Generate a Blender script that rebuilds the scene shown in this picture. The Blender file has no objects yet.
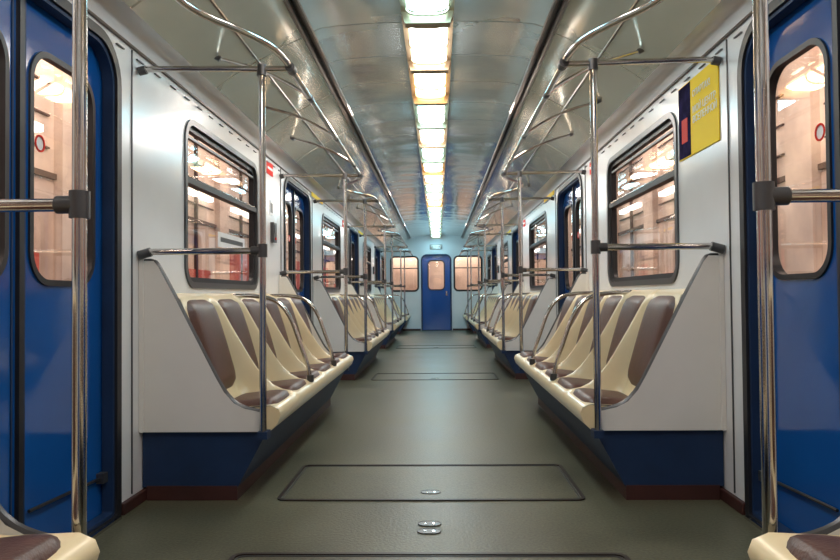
import bpy, bmesh, math
from mathutils import Matrix, Vector
S=bpy.context.scene
COL=S.collection

# ---------------- materials ----------------
def new_mat(name):
    m=bpy.data.materials.new(name); m.use_nodes=True
    return m,m.node_tree.nodes,m.node_tree.links
def pmat(name,col,rough=.5,metal=0,var=.06,vscale=6,bump=0,bscale=20,coat=0,stretch=(1,1,1),spec=.5,bd=.02):
    m,n,l=new_mat(name); b=n["Principled BSDF"]
    b.inputs["Roughness"].default_value=rough; b.inputs["Metallic"].default_value=metal
    b.inputs["Coat Weight"].default_value=coat; b.inputs["Coat Roughness"].default_value=.08
    b.inputs["Specular IOR Level"].default_value=spec
    tc=n.new("ShaderNodeTexCoord"); mp=n.new("ShaderNodeMapping"); mp.inputs["Scale"].default_value=stretch
    l.new(tc.outputs["Object"],mp.inputs["Vector"])
    nz=n.new("ShaderNodeTexNoise"); nz.inputs["Scale"].default_value=vscale; nz.inputs["Detail"].default_value=4
    l.new(mp.outputs[0],nz.inputs["Vector"])
    cr=n.new("ShaderNodeValToRGB"); cr.color_ramp.elements[0].position=.3; cr.color_ramp.elements[1].position=.7
    cr.color_ramp.elements[0].color=tuple(max(0,c*(1-var)) for c in col)+(1,)
    cr.color_ramp.elements[1].color=tuple(min(1,c*(1+var)) for c in col)+(1,)
    l.new(nz.outputs["Fac"],cr.inputs[0]); l.new(cr.outputs[0],b.inputs["Base Color"])
    if bump:
        n2=n.new("ShaderNodeTexNoise"); n2.inputs["Scale"].default_value=bscale; n2.inputs["Detail"].default_value=0 if metal>.5 else 2
        l.new(mp.outputs[0],n2.inputs["Vector"])
        bp=n.new("ShaderNodeBump"); bp.inputs["Strength"].default_value=bump; bp.inputs["Distance"].default_value=bd
        l.new(n2.outputs["Fac"],bp.inputs["Height"]); l.new(bp.outputs[0],b.inputs["Normal"])
    return m
def emat(name,col,st):
    m,n,l=new_mat(name); n.remove(n["Principled BSDF"])
    e=n.new("ShaderNodeEmission"); e.inputs[0].default_value=col+(1,); e.inputs[1].default_value=st
    l.new(e.outputs[0],n["Material Output"].inputs[0]); return m
def glassmat():
    m,n,l=new_mat("window_glass"); n.remove(n["Principled BSDF"])
    t=n.new("ShaderNodeBsdfTransparent"); t.inputs[0].default_value=(.95,.92,.90,1)
    g=n.new("ShaderNodeBsdfGlossy"); g.inputs["Roughness"].default_value=.02
    f=n.new("ShaderNodeLayerWeight"); f.inputs[0].default_value=.5
    p=n.new("ShaderNodeMath"); p.operation='POWER'; p.inputs[1].default_value=3.5; l.new(f.outputs["Facing"],p.inputs[0])
    q=n.new("ShaderNodeMath"); q.operation='MULTIPLY_ADD'; q.inputs[1].default_value=.8; q.inputs[2].default_value=.12; l.new(p.outputs[0],q.inputs[0])
    mx=n.new("ShaderNodeMixShader"); l.new(q.outputs[0],mx.inputs[0]); l.new(t.outputs[0],mx.inputs[1]); l.new(g.outputs[0],mx.inputs[2])
    l.new(mx.outputs[0],n["Material Output"].inputs[0]); return m
M={}
M['white']=pmat("white_laminate",(.72,.72,.73),.2,var=.03,vscale=3)
M['panel']=pmat("partition_laminate",(.72,.70,.67),.33,var=.03,vscale=4)
M['blue']=pmat("blue_enamel",(.005,.078,.31),.12,var=.1,vscale=2,bump=.06,bscale=3,coat=.6)
M['dblue']=pmat("dark_blue_paint",(.003,.022,.075),.6,var=.15)
M['black']=pmat("black_rubber",(.012,.012,.015),.45)
M['grey']=pmat("grey_metal_frame",(.09,.09,.095),.35,metal=.6)
M['steel']=pmat("polished_steel",(.60,.58,.56),.13,metal=1,var=.05,vscale=10)
M['fit']=pmat("dark_fitting",(.10,.10,.105),.35,metal=.7)
M['cream']=pmat("cream_plastic",(.76,.62,.39),.3,var=.05,vscale=5,coat=.2)
M['brown']=pmat("brown_leatherette",(.075,.027,.018),.4,var=.2,vscale=12,bump=.12,bscale=120)
M['maroon']=pmat("maroon_skirting",(.05,.015,.012),.5,var=.2)
M['hatch']=pmat("hatch_rim",(.022,.014,.012),.4,var=.2)
M['ceil']=pmat("brushed_ceiling_metal",(.82,.79,.69),.15,metal=.7,var=.08,vscale=2.5,bump=.4,bscale=3,stretch=(1,.6,1),bd=.025)
M['ceilc']=pmat("polished_ceiling_metal",(.84,.87,.87),.14,metal=.7,var=.08,vscale=2.5,bump=.4,bscale=3.2,stretch=(.7,1,1),bd=.025)
M['trim']=pmat("bronze_trim",(.11,.085,.07),.3,metal=.8)
M['lampbody']=pmat("brass_lamp_body",(.52,.38,.24),.35,metal=.6)
M['glass']=glassmat()
M['yellow']=pmat("yellow_poster_paper",(.90,.62,.02),.6,var=.02,spec=.2)
M['violet']=pmat("violet_poster_paper",(.018,.014,.055),.9,var=.6,vscale=15,spec=.05)
M['red']=pmat("red_vinyl",(.65,.03,.02),.6,spec=.2)
M['paper']=pmat("white_vinyl",(.8,.82,.85),.5)
M['stone']=pmat("station_marble",(.80,.58,.47),.5,var=.4,vscale=1.5)
M['redstone']=pmat("red_station_panel",(.72,.11,.08),.5,var=.35,vscale=1.3)
M['dark']=pmat("dark_station",(.10,.05,.04),.7)
M['stlamp']=emat("station_tube",(1,.93,.85),5)
LW=emat("lamp_warm",(1,.72,.44),18); LN=emat("lamp_neutral",(1,.97,.93),20); LC=emat("lamp_cool",(.40,.83,1),20)
m,n,l=new_mat("olive_linoleum"); b=n["Principled BSDF"]
tc=n.new("ShaderNodeTexCoord")
a=n.new("ShaderNodeTexNoise"); a.inputs["Scale"].default_value=1.8; a.inputs["Detail"].default_value=6
c=n.new("ShaderNodeTexNoise"); c.inputs["Scale"].default_value=90; c.inputs["Detail"].default_value=3
l.new(tc.outputs["Object"],a.inputs["Vector"]); l.new(tc.outputs["Object"],c.inputs["Vector"])
ad=n.new("ShaderNodeMath"); ad.operation='ADD'; l.new(a.outputs["Fac"],ad.inputs[0]); l.new(c.outputs["Fac"],ad.inputs[1])
hf=n.new("ShaderNodeMath"); hf.operation='MULTIPLY'; hf.inputs[1].default_value=.5; l.new(ad.outputs[0],hf.inputs[0])
cr=n.new("ShaderNodeValToRGB"); cr.color_ramp.elements[0].position=.38; cr.color_ramp.elements[1].position=.62
cr.color_ramp.elements[0].color=(.056,.055,.034,1); cr.color_ramp.elements[1].color=(.120,.116,.074,1)
l.new(hf.outputs[0],cr.inputs[0]); l.new(cr.outputs[0],b.inputs["Base Color"])
rr=n.new("ShaderNodeMapRange"); rr.inputs[3].default_value=.29; rr.inputs[4].default_value=.46
l.new(a.outputs["Fac"],rr.inputs[0]); l.new(rr.outputs[0],b.inputs["Roughness"])
bp=n.new("ShaderNodeBump"); bp.inputs["Strength"].default_value=.15; bp.inputs["Distance"].default_value=.01
l.new(c.outputs["Fac"],bp.inputs["Height"]); l.new(bp.outputs[0],b.inputs["Normal"])
M['floor']=m

# ---------------- mesh builder ----------------
class B:
    def __init__(s): s.v=[]; s.f=[]; s.m=[]; s.mats=[]
    def mi(s,m):
        if isinstance(m,str): m=M[m]
        if m not in s.mats: s.mats.append(m)
        return s.mats.index(m)
    def pt(s,p): s.v.append(tuple(p)); return len(s.v)-1
    def face(s,idx,m): s.f.append(tuple(idx)); s.m.append(s.mi(m))
    def poly(s,pts,m): s.face([s.pt(p) for p in pts],m)
    def box(s,x0,x1,y0,y1,z0,z1,m):
        if x0>x1:x0,x1=x1,x0
        i=[s.pt((x,y,z)) for x in(x0,x1) for y in(y0,y1) for z in(z0,z1)]
        for q in((0,1,3,2),(4,6,7,5),(0,4,5,1),(2,3,7,6),(0,2,6,4),(1,5,7,3)): s.face([i[k] for k in q],m)
    def prism(s,pts,y0,y1,m,me=None):
        a=[s.pt((x,y0,z)) for x,z in pts]; b=[s.pt((x,y1,z)) for x,z in pts]; k=len(pts)
        s.face(a[::-1],m); s.face(b,m)
        for i in range(k): s.face((a[i],a[(i+1)%k],b[(i+1)%k],b[i]),me or m)
    def tube(s,path,r,m,n=12,cap=True):
        P=[Vector(p) for p in path]; rings=[]; up=None
        for i,p in enumerate(P):
            t=((P[i]-P[i-1]).normalized() if i>0 else Vector())+((P[i+1]-P[i]).normalized() if i<len(P)-1 else Vector())
            t.normalize()
            if up is None: up=t.orthogonal().normalized()
            else: up=(up-t*up.dot(t)).normalized()
            sd=t.cross(up)
            rings.append([s.pt(p+(up*math.cos(2*math.pi*j/n)+sd*math.sin(2*math.pi*j/n))*r) for j in range(n)])
        for a,b in zip(rings,rings[1:]):
            for j in range(n): s.face((a[j],a[(j+1)%n],b[(j+1)%n],b[j]),m)
        if cap: s.face(rings[0][::-1],m); s.face(rings[-1],m)
    def grid(s,rows,m):
        I=[[s.pt(p) for p in r] for r in rows]
        for a,b in zip(I,I[1:]):
            for j in range(len(a)-1): s.face((a[j],a[j+1],b[j+1],b[j]),m)
    def obj(s,name,angle=35,bevel=0):
        me=bpy.data.meshes.new(name); me.from_pydata(s.v,[],s.f)
        for mm in s.mats: me.materials.append(mm)
        me.polygons.foreach_set("material_index",s.m)
        bm=bmesh.new(); bm.from_mesh(me); bmesh.ops.recalc_face_normals(bm,faces=bm.faces); bm.to_mesh(me); bm.free()
        me.shade_smooth(); me.set_sharp_from_angle(angle=math.radians(angle))
        o=bpy.data.objects.new(name,me); COL.objects.link(o)
        if bevel:
            md=o.modifiers.new("bevel",'BEVEL'); md.width=bevel; md.segments=2; md.limit_method='ANGLE'
        return o
def smooth(path,it=2):
    P=[Vector(p) for p in path]
    for _ in range(it):
        Q=[P[0]]
        for a,b in zip(P,P[1:]): Q+= [a*.75+b*.25,a*.25+b*.75]
        Q.append(P[-1]); P=Q
    return P
def rloop(u0,u1,v0,v1,rb,rt,n=8):
    L=[]
    for (cu,cv,r,a0) in((u1-rb,v0+rb,rb,-90),(u1-rt,v1-rt,rt,0),(u0+rt,v1-rt,rt,90),(u0+rb,v0+rb,rb,180)):
        for i in range(n+1):
            a=math.radians(a0+90*i/n); L.append((cu+r*math.cos(a),cv+r*math.sin(a)))
    return L
def holed(Bd,mp,U0,U1,V0,V1,u0,u1,v0,v1,rb,rt,dep,m,mrev,n=8):
    L=rloop(u0,u1,v0,v1,rb,rt,n); O=[]
    for ci,(corner,) in enumerate((((U1,V0),),((U1,V1),),((U0,V1),),((U0,V0),))):
        for i in range(n+1):
            u,v=L[ci*(n+1)+i]; su,sv=L[ci*(n+1)]; eu,ev=L[ci*(n+1)+n]
            s_=(su,V0) if ci==0 else (U1,sv) if ci==1 else (su,V1) if ci==2 else (U0,sv)
            e_=(U1,ev) if ci==0 else (eu,V1) if ci==1 else (U0,ev) if ci==2 else (eu,V0)
            t=i/n
            if t<=.5: k=t*2; O.append((s_[0]*(1-k)+corner[0]*k,s_[1]*(1-k)+corner[1]*k))
            else: k=t*2-1; O.append((corner[0]*(1-k)+e_[0]*k,corner[1]*(1-k)+e_[1]*k))
    a=[Bd.pt(mp(u,v,0)) for u,v in L]; o=[Bd.pt(mp(u,v,0)) for u,v in O]; d=[Bd.pt(mp(u,v,dep)) for u,v in L]
    k=len(L)
    for i in range(k):
        j=(i+1)%k
        Bd.face((o[i],o[j],a[j],a[i]),m); Bd.face((a[i],a[j],d[j],d[i]),mrev)
def ring(Bd,mp,u0,u1,v0,v1,rb,rt,w,d0,d1,m,n=8):
    Li=rloop(u0,u1,v0,v1,rb,rt,n); Lo=rloop(u0-w,u1+w,v0-w,v1+w,rb+w,rt+w,n); k=len(Li)
    Q=[[Bd.pt(mp(u,v,d)) for u,v in L] for L,d in((Li,d0),(Lo,d0),(Lo,d1),(Li,d1))]
    for i in range(k):
        j=(i+1)%k
        for q in range(4):
            A=Q[q];C=Q[(q+1)%4]; Bd.face((A[i],A[j],C[j],C[i]),m)
def pane(Bd,mp,u0,u1,v0,v1,rb,rt,d,m): Bd.poly([mp(u,v,d) for u,v in rloop(u0,u1,v0,v1,rb,rt)],m)
def mbox(Bd,mp,u0,u1,v0,v1,d0,d1,m):
    i=[Bd.pt(mp(u,v,d)) for u in(u0,u1) for v in(v0,v1) for d in(d0,d1)]
    for q in((0,1,3,2),(4,6,7,5),(0,4,5,1),(2,3,7,6),(0,2,6,4),(1,5,7,3)): Bd.face([i[k] for k in q],m)

# ---------------- dimensions ----------------
W=1.31; YB=-.5; YE=18.1; P=4.45; DC=[2.3+P*k for k in range(4)]; DH=.6; ZT=2.04
SEC=[(YB+.06,1.485,4)]+[(3.15+P*k,5.92+P*k,6) for k in range(3)]+[(16.50,YE-.02,3)]
WIN=[(.05,1.15)]+[(3.72+P*k,5.2+P*k) for k in range(3)]+[(16.72,17.75)]
WZ0,WZ1=.99,1.88
# ---------------- shell ----------------
b=B(); b.box(-W-.06,W+.06,YB-.05,YE+.05,-.06,0,'floor'); b.obj("floor")
for sd,nm in((-1,"left"),(1,"right")):
    mp=lambda u,v,d,sd=sd:(sd*(W+d),u,v)
    b=B(); y=YB
    items=sorted([(w0,w1,'w') for w0,w1 in WIN]+[(c_-DH,c_+DH,'d') for c_ in DC])
    for i,(u0,u1,t) in enumerate(items):
        nxt=YE if i==len(items)-1 else (u1+items[i+1][0])/2
        if t=='w': holed(b,mp,y,nxt,0,ZT,u0,u1,WZ0,WZ1,.11,.11,.06,'white','grey')
        else: holed(b,mp,y,nxt,0,ZT,u0,u1,.012,1.97,.01,.16,.05,'white','black')
        y=nxt
    b.obj("wall_"+nm)
    b=B(); b.grid([[(sd*x,yy,z) for x,z in((W,ZT),(1.302,2.06),(1.275,2.085),(1.235,2.098),(1.2,2.10))] for yy in(YB,YE)],'white')
    b.box(sd*1.296,sd*1.309,YB,YE,2.028,2.036,'trim')
    yy=YB+.2
    while yy<YE-.2: b.box(sd*1.300,sd*1.309,yy,yy+.07,1.992,1.996,'grey'); yy+=.2
    b.obj("trim_cove_"+nm)
    b=B()
    prev=YB
    for c_ in DC+[YE+DH+.05]:
        e=c_-DH-.04
        b.box(sd*(W-.022),sd*W,prev,e,.0,.05,'maroon'); prev=c_+DH+.04
    b.obj("baseboard_"+nm,bevel=.004)
    b=B()
    for c_ in DC:
        for k in(-1,1): b.box(sd*1.304,sd*1.3095,c_+k*.755-.003,c_+k*.755+.003,.06,2.02,'grey')
    b.obj("trim_wall_joint_"+nm)
    for i,(u0,u1) in enumerate(WIN):
        b=B()
        ring(b,mp,u0+.012,u1-.012,WZ0+.012,WZ1-.012,.10,.10,.034,-.010,.012,'grey')
        ring(b,mp,u0+.04,u1-.04,WZ0+.04,WZ1-.04,.075,.075,.03,.012,.045,'black')
        zb=1.565
        mbox(b,mp,u0+.02,u1-.02,zb-.022,zb+.012,-.004,.045,'black')
        mbox(b,mp,u0+.03,u1-.03,zb+.012,zb+.02,.0,.02,'steel')
        mbox(b,mp,u0+.05,u1-.05,WZ1-.085,WZ1-.07,.01,.03,'grey')
        pane(b,mp,u0+.02,u1-.02,WZ0+.02,WZ1-.02,.09,.09,.03,'glass')
        b.obj("window_%s_%d"%(nm,i+1))
    for i,c_ in enumerate(DC):
        b=B()
        ring(b,mp,c_-DH+.004,c_+DH-.004,.016,1.966,.01,.155,.04,-.012,.008,'black')
        ring(b,mp,c_-DH+.02,c_+DH-.02,.03,1.95,.01,.145,.02,.0,.045,'dblue')
        for k in(-1,1):
            u0,u1=(c_-DH-.02,c_-.012) if k<0 else (c_+.012,c_+DH+.02)
            mp2=lambda u,v,d,sd=sd:(sd*(W+.05+d),u,v)
            w0,w1=(c_-.50,c_-.075) if k<0 else (c_+.075,c_+.50)
            holed(b,mp2,u0,u1,.005,2.0,w0,w1,.98,1.79,.11,.11,.03,'blue','black')
            ring(b,mp2,w0+.006,w1-.006,.986,1.784,.10,.10,.022,-.008,.012,'black')
            pane(b,mp2,w0,w1,.98,1.79,.11,.11,.012,'glass')
            ri=c_+k*.035
            mbox(b,mp2,ri-.004,ri+.004,.01,1.98,-.004,.0,'dblue')
            e=c_+k*.56
            mbox(b,mp2,e-.02,e+.02,.16,.20,-.03,.0,'fit')
            b.tube([mp2(c_+k*.05,.20,-.012),mp2(c_+k*.55,.18,-.012)],.006,'black',6)
            b.poly([mp2(c_+k*.14+.03*math.cos(a*math.pi/10),1.47+.03*math.sin(a*math.pi/10),.008) for a in range(20)],'paper')
            ring(b,mp2,c_+k*.14-.024,c_+k*.14+.024,1.446,1.494,.0235,.0235,.007,.004,.007,'red')
        mbox(b,mp,c_-.013,c_+.013,.005,1.98,.035,.07,'black')
        mbox(b,mp,c_-DH,c_+DH,.0,.012,-.03,.05,'steel')
        b.obj("door_%s_%d"%(nm,i+1))
def ceilpart(pts,mat,pitch):
    b=B()
    for sd in(-1,1):
        y=YB
        while y<YE-.01:
            y1=min(y+pitch,YE)
            rows=[]
            for yy,dz in((y,.012),(y+.008,0),(y+.012,0),((y+y1)/2,0),(y1-.012,0),(y1-.008,0),(y1,.012)):
                rows.append([(sd*x,yy,z+dz) for x,z in pts])
            b.grid(rows,mat); y=y1
    return b
prof_side=[(1.2,2.10),(1.13,2.15),(1.04,2.205),(.95,2.255),(.86,2.305),(.77,2.35),(.69,2.385)]
prof_c=[(.665,2.405),(.60,2.43),(.5,2.442),(.35,2.45),(.15,2.455),(0,2.455)]
b=ceilpart(prof_side,'ceil',1.1); b2=ceilpart(prof_c,'ceilc',.55)
off=len(b.v); b.v+=b2.v
for f,mi in zip(b2.f,b2.m): b.f.append(tuple(i+off for i in f)); b.m.append(b.mi(b2.mats[mi]))
b.box(-W-.05,W+.05,YB,YE,2.50,2.54,'white')
b.obj("ceiling",angle=20)
for sd,nm in((-1,"left"),(1,"right")):
    b=B()
    b.prism([(sd*x,z) for x,z in((.645,2.43),(.645,2.392),(.655,2.385),(.667,2.392),(.667,2.43))],YB,YE,'trim')
    b.prism([(sd*x,z) for x,z in((.683,2.42),(.683,2.372),(.695,2.362),(.708,2.372),(.708,2.41))],YB,YE,'trim')
    b.box(sd*.667,sd*.683,YB,YE,2.40,2.41,'black')
    b.box(sd*.955,sd*.965,YB,YE,2.242,2.256,'trim')
    b.obj("trim_ceiling_"+nm)
for yy,sg,nm in((YE,1,"far"),(YB,-1,"near")):
    mp=lambda u,v,d,yy=yy,sg=sg:(u,yy+sg*d,v)
    b=B()
    holed(b,mp,-1.36,-.42,0,2.52,-1.16,-.48,1.04,1.90,.09,.09,.05,'white','grey')
    holed(b,mp,-.42,.42,0,2.52,-.36,.36,.012,1.94,.01,.12,.05,'white','black')
    holed(b,mp,.42,1.36,0,2.52,.48,1.16,1.04,1.90,.09,.09,.05,'white','grey')
    b.obj("wall_"+nm)
    for i,(u0,u1) in enumerate(((-1.16,-.48),(.48,1.16))):
        b=B(); ring(b,mp,u0+.01,u1-.01,1.05,1.89,.08,.08,.045,-.01,.02,'black')
        mbox(b,mp,(u0+u1)/2-.012,(u0+u1)/2+.012,1.05,1.89,.0,.03,'black')
        mbox(b,mp,u0,u1,1.60,1.625,.0,.03,'black')
        pane(b,mp,u0,u1,1.04,1.90,.09,.09,.025,'glass'); b.obj("window_%s_%d"%(nm,i+1))
    mp2=lambda u,v,d,yy=yy,sg=sg:(u,yy+sg*(.03+d),v)
    b=B(); ring(b,mp,-.355,.355,.017,1.935,.01,.115,.04,-.012,.01,'dblue')
    holed(b,mp2,-.37,.37,.01,1.96,-.2,.2,1.06,1.80,.09,.09,.03,'blue','black')
    ring(b,mp2,-.195,.195,1.065,1.795,.085,.085,.03,-.008,.01,'black')
    pane(b,mp2,-.2,.2,1.06,1.80,.09,.09,.012,'glass')
    mbox(b,mp2,.24,.28,.90,1.02,-.04,.0,'steel')
    b.obj("door_"+nm)
    b=B(); 
    for x0,x1 in((-1.28,-.41),(.41,1.28)): mbox(b,mp,x0,x1,0,.05,-.02,0,'maroon')
    b.obj("baseboard_"+nm)
    b=B(); mbox(b,mp,-.16,.16,2.10,2.22,-.015,0,'grey')
    for k in range(5): mbox(b,mp,-.14,.14,2.115+k*.02,2.125+k*.02,-.02,-.015,'steel')
    b.obj("ventilation_grille")

# ---------------- lights ----------------
y=-.1; i=0
def lsec(h,z,dep,a):
    c_=math.cos(a); s_=max(0,math.sin(a))
    return (h*(abs(c_)**.6)*(1 if c_>0 else -1), z-dep*(s_**.7 if s_>1e-6 else 0))
while y<YE-.7:
    b=B(); mt=(LN,LC,LW,LN,LC,LN,LW,LC)[i%8] if i<16 else LC
    L=.60; h=.112; AN=[math.pi*j/12 for j in range(13)]
    b.box(-h-.03,h+.03,y-.09,y+L+.09,2.440,2.452,'lampbody')
    rows=[]
    for t,e in((0,.2),(.06,.7),(.14,.95),(.25,1),(.5,1),(.75,1),(.86,.95),(.94,.7),(1,.2)):
        yy=y+L*t; rows.append([(x,yy,z) for x,z in [lsec(h*.96,2.442,.058*e,a) for a in AN]])
    b.grid(rows,mt)
    for yy,e in((y-.005,.7),(y+L/2,1.08),(y+L+.005,.7)):
        b.tube([(x,yy,z) for x,z in [lsec(h,2.442,.060*e,a) for a in AN]],.008,'lampbody',6)
    b.prism([(-h-.03,2.442),(-h-.01,2.377),(h+.01,2.377),(h+.03,2.442)],y+L+.060,y+L+.09+.040,'lampbody')
    b.obj("ceiling_light_fixture"); y+=.79; i+=1

# ---------------- benches ----------------
mid=[(.722,.31),(.688,.345),(.675,.385),(.685,.41),(.72,.424),(.79,.418),(.88,.408),(.945,.405),(.98,.43),(1.0,.48),(1.033,.58),(1.075,.72),(1.115,.85),(1.135,.91),(1.17,.935),(1.306,.94)]
bol=[(.722,.31),(.688,.345),(.675,.385),(.686,.412),(.72,.43),(.77,.44),(.815,.462),(.86,.50),(.90,.55),(.94,.61),(.985,.685),(1.035,.77),(1.085,.86),(1.12,.912),(1.165,.937),(1.306,.942)]
def proflen():
    s=[0]
    for a,c in zip(mid,mid[1:]): s.append(s[-1]+math.hypot(c[0]-a[0],c[1]-a[1]))
    return s
PL=proflen()
def prof(s):
    for i in range(len(mid)-1):
        if s<=PL[i+1] or i==len(mid)-2:
            t=(s-PL[i])/(PL[i+1]-PL[i]); a,c=mid[i],mid[i+1]
            p=(a[0]+(c[0]-a[0])*t,a[1]+(c[1]-a[1])*t)
            d=Vector((c[0]-a[0],c[1]-a[1])).normalized(); return p,(-d[1],d[0])
def pad(b,sd,yc,hw,s0,s1,th):
    rows=[]; N=16
    for i in range(N+1):
        u=-1+2*i/N; row=[]
        for j in range(N+1):
            v=-1+2*j/N
            uu=u*(1-.12*v**6); vv=v*(1-.10*u**6)
            (px,pz),(nx,nz)=prof((s0+s1)/2+vv*(s1-s0)/2)
            h=th*((1-u**8)*(1-v**8))**.5*(1-.12*(u*u+v*v))-.003
            row.append((sd*(px+nx*h),yc+uu*hw,pz+nz*h))
        rows.append(row)
    b.grid(rows,'brown')
for sd in(-1,1):
    for (y0,y1,ns) in SEC:
        b=B(); a0=y0+.014; a1=y1-.014; sw=(a1-a0)/ns
        ys=[]; OO=(0,.008,.014,.02,.028,.036,.044,.05)
        for k in range(ns):
            fa=.2 if k==0 else 1; fb=.2 if k==ns-1 else 1
            for o in OO: ys.append((a0+k*sw+o,o,fa))
            ys.append((a0+k*sw+sw/2,1,1))
            for o in OO[:0:-1]: ys.append((a0+(k+1)*sw-o,o,fb))
        ys.append((a1,0,.2))
        rows=[]
        for yy,o,fc in ys:
            t=min(1,max(0,(o-.006)/.036)); w=(1-(t*t*(3-2*t)))*fc
            rows.append([(sd*(p[0]*(1-w)+q[0]*w),yy,p[1]*(1-w)+q[1]*w) for p,q in zip(mid,bol)])
        b.grid(rows,'cream')
        for yy in(a0+.0005,a1-.0005):
            b.poly([(sd*x,yy,z-(.001 if z>.4 else 0)) for x,z in mid[:8]]+[(sd*.945,yy,.312)],'cream')
        for k in range(ns):
            yc=a0+(k+.5)*sw
            pad(b,sd,yc,sw*.425,PL[4]-.015,PL[8]-.02,.036)
            pad(b,sd,yc,sw*.42,PL[9]-.015,PL[13]+.0,.038)
        b.prism([(sd*x,z) for x,z in((1.305,.312),(.735,.312),(.87,.06),(1.305,.06))],y0+.012,y1-.012,'dblue')
        b.prism([(sd*x,z) for x,z in((1.285,.065),(.872,.065),(.872,.0),(1.285,.0))],y0+.008,y1-.008,'maroon')
        for k in range(1,ns//2+ (1 if ns==3 else 0)):
            yh=a0+2*k*sw
            path=smooth([(sd*x,yh,z) for x,z in((1.18,.925),(1.03,.925),(.90,.90),(.82,.80),(.765,.64),(.72,.52),(.705,.41))],2)
            b.tube(path,.0125,'steel',10)
            b.tube([(sd*.707,yh,.46),(sd*.705,yh,.42)],.020,'fit',12)
        b.obj("passenger_bench",angle=50)
        for ye,s2 in((y0,-1),(y1,1)):
            if ye<1 or ye>YE-.5: continue
            b=B()
            pp=[(1.306,1.085),(1.245,1.085),(1.225,1.06),(1.155,.93),(.965,.56),(.925,.49),(.88,.44),(.83,.415),(.762,.40),(.765,.312),(1.306,.312)]
            b.prism([(sd*x,z) for x,z in pp],ye-.012,ye+.012,'panel','grey')
            b.tube(smooth([(sd*x,ye,z) for x,z in pp[:9]],1),.0115,'grey',8)
            b.tube([(sd*1.305,ye,.316),(sd*.765,ye,.316)],.008,'grey',8)
            b.box(sd*1.290,sd*1.3085,ye-.02,ye+.02,.312,1.10,'panel')
            b.obj("bench_end_panel")
            yp=ye+s2*.03
            b=B(); X=.743
            b.tube([(sd*X,yp,.30),(sd*X,yp,1.945)],.0155,'steel',16)
            b.tube([(sd*X,yp,1.125),(sd*1.27,yp,1.125)],.0145,'steel',14)
            b.tube([(sd*1.25,yp,1.125),(sd*1.303,yp,1.11)],.021,'fit',12)
            b.tube([(sd*X,yp,1.095),(sd*X,yp,1.155)],.022,'fit',14)
            b.tube([(sd*(X-.01),yp,1.125),(sd*(X+.05),yp,1.125)],.020,'fit',12)
            b.box(sd*(X-.022),sd*(X+.022),min(yp+.022*s2,yp-s2*.05),max(yp+.022*s2,yp-s2*.05),.285,.318,'dblue')
            b.tube([(sd*.60,yp,1.945),(sd*1.24,yp,1.955),(sd*1.29,yp,1.95)],.0135,'steel',14)
            b.tube([(sd*1.27,yp,1.952),(sd*1.303,yp,1.945)],.020,'fit',12)
            b.tube([(sd*X,yp,1.915),(sd*X,yp,1.965)],.022,'fit',12)
            b.tube([(sd*.61,yp-.03,1.945),(sd*.61,yp+.03,1.945)],.022,'fit',12)
            b.obj("grab_pole")
    b=B(); path=[(sd*.61,YB+.02,1.945)]
    for c_ in DC:
        path+=[(sd*.61,c_-.92,1.945),(sd*.62,c_-.62,1.96),(sd*.70,c_-.42,1.96),(sd*.84,c_-.2,1.96),(sd*.86,c_,1.96),(sd*.84,c_+.2,1.96),(sd*.70,c_+.42,1.96),(sd*.62,c_+.62,1.96),(sd*.61,c_+.92,1.945)]
    path.append((sd*.61,YE-.02,1.945))
    b.tube(smooth(path,2),.0145,'steel',12)
    for (y0,y1,ns) in SEC:
        nb=3 if ns==6 else 2
        for k in range(nb):
            yy=y0+.45+(y1-y0-.9)*k/(nb-1)
            b.tube(smooth([(sd*.61,yy,1.945),(sd*.66,yy,1.99),(sd*.86,yy,2.10),(sd*1.10,yy,2.168)],1),.0085,'steel',8)
            b.tube([(sd*1.08,yy,2.158),(sd*1.105,yy,2.172)],.015,'fit',10)
            b.tube([(sd*.61,yy-.02,1.945),(sd*.61,yy+.02,1.945)],.0175,'fit',10)
    b.obj("overhead_handrail")

# ---------------- floor hatches ----------------
mpF=lambda u,v,d:(u,v,d)
for (h0,h1) in((3.16,3.79),(1.85,2.49),(7.6,8.2),(12.1,12.7)):
    b=B()
    ring(b,mpF,-.68,.68,h0,h1,.03,.03,.016,.0005,.006,'hatch')
    ring(b,mpF,-.668,.668,h0+.012,h1-.012,.02,.02,.006,.0005,.003,'grey')
    b.poly([(u,v,.002) for u,v in rloop(-.66,.66,h0+.02,h1-.02,.02,.02)],'floor')
    b.obj("floor_hatch")
    for yy in((h0+.12,) if h0>3 else (h1+.25,h1+.34)):
        b=B(); ring(b,mpF,-.042,.042,yy-.026,yy+.026,.0255,.0255,.005,.001,.0045,'hatch',8)
        b.poly([(u,v,.0035) for u,v in rloop(-.042,.042,yy-.026,yy+.026,.0255,.0255)],'fit')
        b.box(-.022,-.012,yy-.008,yy+.008,.0035,.0042,'steel'); b.box(.012,.022,yy-.008,yy+.008,.0035,.0042,'steel')
        b.obj("floor_latch_plate")

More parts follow.
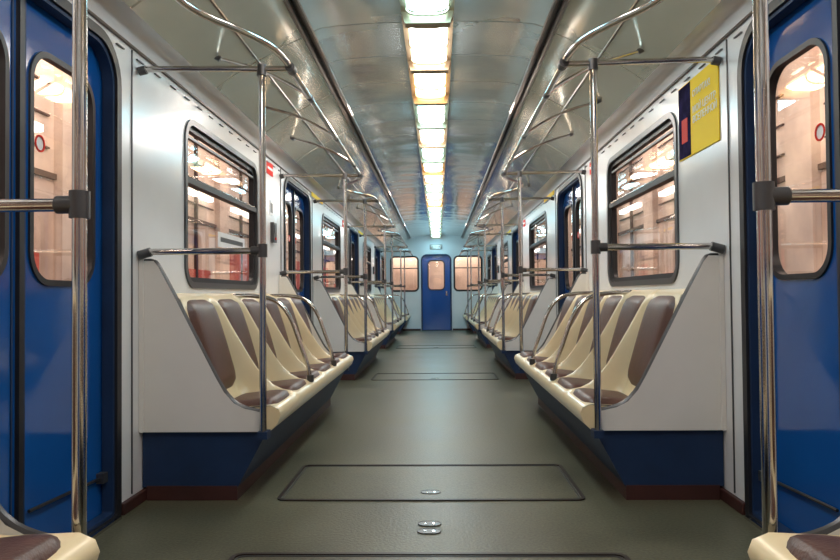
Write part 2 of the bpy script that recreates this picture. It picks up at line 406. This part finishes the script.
# ---------------- small wall items ----------------
mpR=lambda u,v,d:(W+d,u,v)
mpL=lambda u,v,d:(-W-d,u,v)
b=B(); mbox(b,mpR,3.145,3.66,1.60,1.975,-.006,-.001,'yellow'); mbox(b,mpR,3.49,3.655,1.605,1.97,-.0075,-.006,'violet')
mbox(b,mpR,3.53,3.61,1.68,1.80,-.009,-.0075,'red')
poster=b.obj("advertising_poster")
def text(body,loc,size,mat,parent):
    cu=bpy.data.curves.new("poster_text",'FONT'); cu.body=body; cu.size=size; cu.extrude=.0006; cu.materials.append(mat)
    o=bpy.data.objects.new("poster_text",cu); COL.objects.link(o)
    o.matrix_world=Matrix(((0,0,-1,loc[0]),(-1,0,0,loc[1]),(0,1,0,loc[2]),(0,0,0,1))); o.parent=parent; return o
text("СПАРТАК!",(W-.0075,3.46,1.88),.045,M['paper'],poster)
text("МОЙ ЦЕНТР\nВСЕЛЕННОЙ",(W-.0075,3.46,1.80),.048,M['paper'],poster)
for mp,us in((mpL,(5.5,9.9)),(mpR,(5.6,10.1))):
    for u in us:
        b=B(); mbox(b,mp,u,u+.2,1.90,2.0,-.006,-.001,'red'); mbox(b,mp,u+.02,u+.18,1.94,1.96,-.0075,-.006,'paper'); b.obj("wall_sticker")
        b=B(); mbox(b,mp,u+1.9,u+2.6,1.985,2.03,-.02,-.014,'yellow'); mbox(b,mp,u+1.9,u+2.6,1.98,2.035,-.014,-.001,'paper'); b.obj("route_strip")
for k in range(3):
    for mp in(mpL,) if k<2 else (mpL,mpR):
        u=5.62+P*k; b=B(); mbox(b,mp,u,u+.11,1.36,1.52,-.03,-.001,'grey'); mbox(b,mp,u+.02,u+.09,1.43,1.5,-.034,-.03,'fit')
        mbox(b,mp,u+.04,u+.07,1.38,1.40,-.036,-.03,'red'); b.obj("intercom_panel",bevel=.003)
        b=B(); mbox(b,mp,u-.02,u+.10,1.58,1.70,-.003,-.001,'paper'); mbox(b,mp,u,u+.08,1.6,1.68,-.004,-.003,'grey'); b.obj("notice_sticker")
b=B(); mbox(b,lambda u,v,d:(-W-.026-d,u,v),4.35,4.95,1.235,1.33,-.003,0,'paper'); mbox(b,lambda u,v,d:(-W-.026-d,u,v),4.4,4.9,1.27,1.3,-.004,-.003,'grey'); b.obj("window_sticker")

# ---------------- station outside ----------------
for sd,nm in((-1,"left"),(1,"right")):
    b=B(); b.box(sd*3.3,sd*3.5,-6,30,-1,4.2,'stone')
    y=-5; j=0
    while y<29:
        b.box(sd*3.22,sd*3.299,y,y+.45,-1,4.0,'stone')
        b.box(sd*3.28,sd*3.299,y+.75,y+1.95,.6 if sd<0 else -.2,(1.75 if j%2 else 1.3) if sd<0 else 1.2,'redstone')
        b.box(sd*3.27,sd*3.299,y+.55,y+2.2,1.95,2.0,'dark'); b.box(sd*3.27,sd*3.299,y+.55,y+2.2,.45,.5,'dark')
        b.box(sd*3.26,sd*3.299,y+1.32,y+1.37,-1,4.0,'dark')
        for q in range(6): b.box(sd*3.275,sd*3.299,y+.6,y+2.1,2.2+q*.28,2.215+q*.28,'dark')
        b.box(sd*3.22,sd*3.299,y+.8,y+1.9,2.30,2.36,'stlamp')
        y+=2.2; j+=1
    b.obj("station_wall_"+nm)
    b=B(); b.box(sd*1.8,sd*3.2,-6,30,-1.05,-.95,'dark'); b.obj("trackbed_"+nm)
    for k in range(6):
        ld=bpy.data.lights.new("station_wall_fill",'AREA'); ld.shape='RECTANGLE'; ld.size=.3; ld.size_y=4; ld.energy=100; ld.color=(1,.84,.74)  # unseen area lights added to brighten the station wall behind the windows
        o=bpy.data.objects.new("station_wall_fill",ld); COL.objects.link(o)
        o.location=(sd*2.0,1+k*4.6,3.3)
        d=Vector((sd*3.3,o.location.y,1.3))-o.location; o.rotation_euler=d.to_track_quat('-Z','Y').to_euler()
b=B(); 
for yy,s_ in((YE+1.6,1),(YB-1.6,-1)): b.box(-1.7,1.7,yy,yy+.1*s_,-1,3,'stone')
b.obj("tunnel_portal_wall")
for yy in(YE+.8,YB-.8):
    ld=bpy.data.lights.new("portal_area_light",'AREA'); ld.size=1.2; ld.energy=9; ld.color=(1,.82,.66)  # unseen area light facing down between car end and portal wall
    o=bpy.data.objects.new("portal_area_light",ld); COL.objects.link(o); o.location=(0,yy,2.8)

w=bpy.data.worlds.new("World"); S.world=w; w.use_nodes=True
w.node_tree.nodes["Background"].inputs[0].default_value=(.9,.75,.68,1); w.node_tree.nodes["Background"].inputs[1].default_value=.25

cd=bpy.data.cameras.new("Camera"); cam=bpy.data.objects.new("Camera",cd); COL.objects.link(cam)
cd.lens=30; cd.sensor_width=36; cd.clip_start=.02
Rm=Matrix.Rotation(math.radians(1.47),4,'Z')@Matrix.Rotation(math.radians(91.23),4,'X')@Matrix.Rotation(math.radians(-.5),4,'Z')
cam.matrix_world=Matrix.Translation((.043,0,.92))@Rm
S.camera=cam
S.view_settings.view_transform='Standard'; S.view_settings.exposure=0
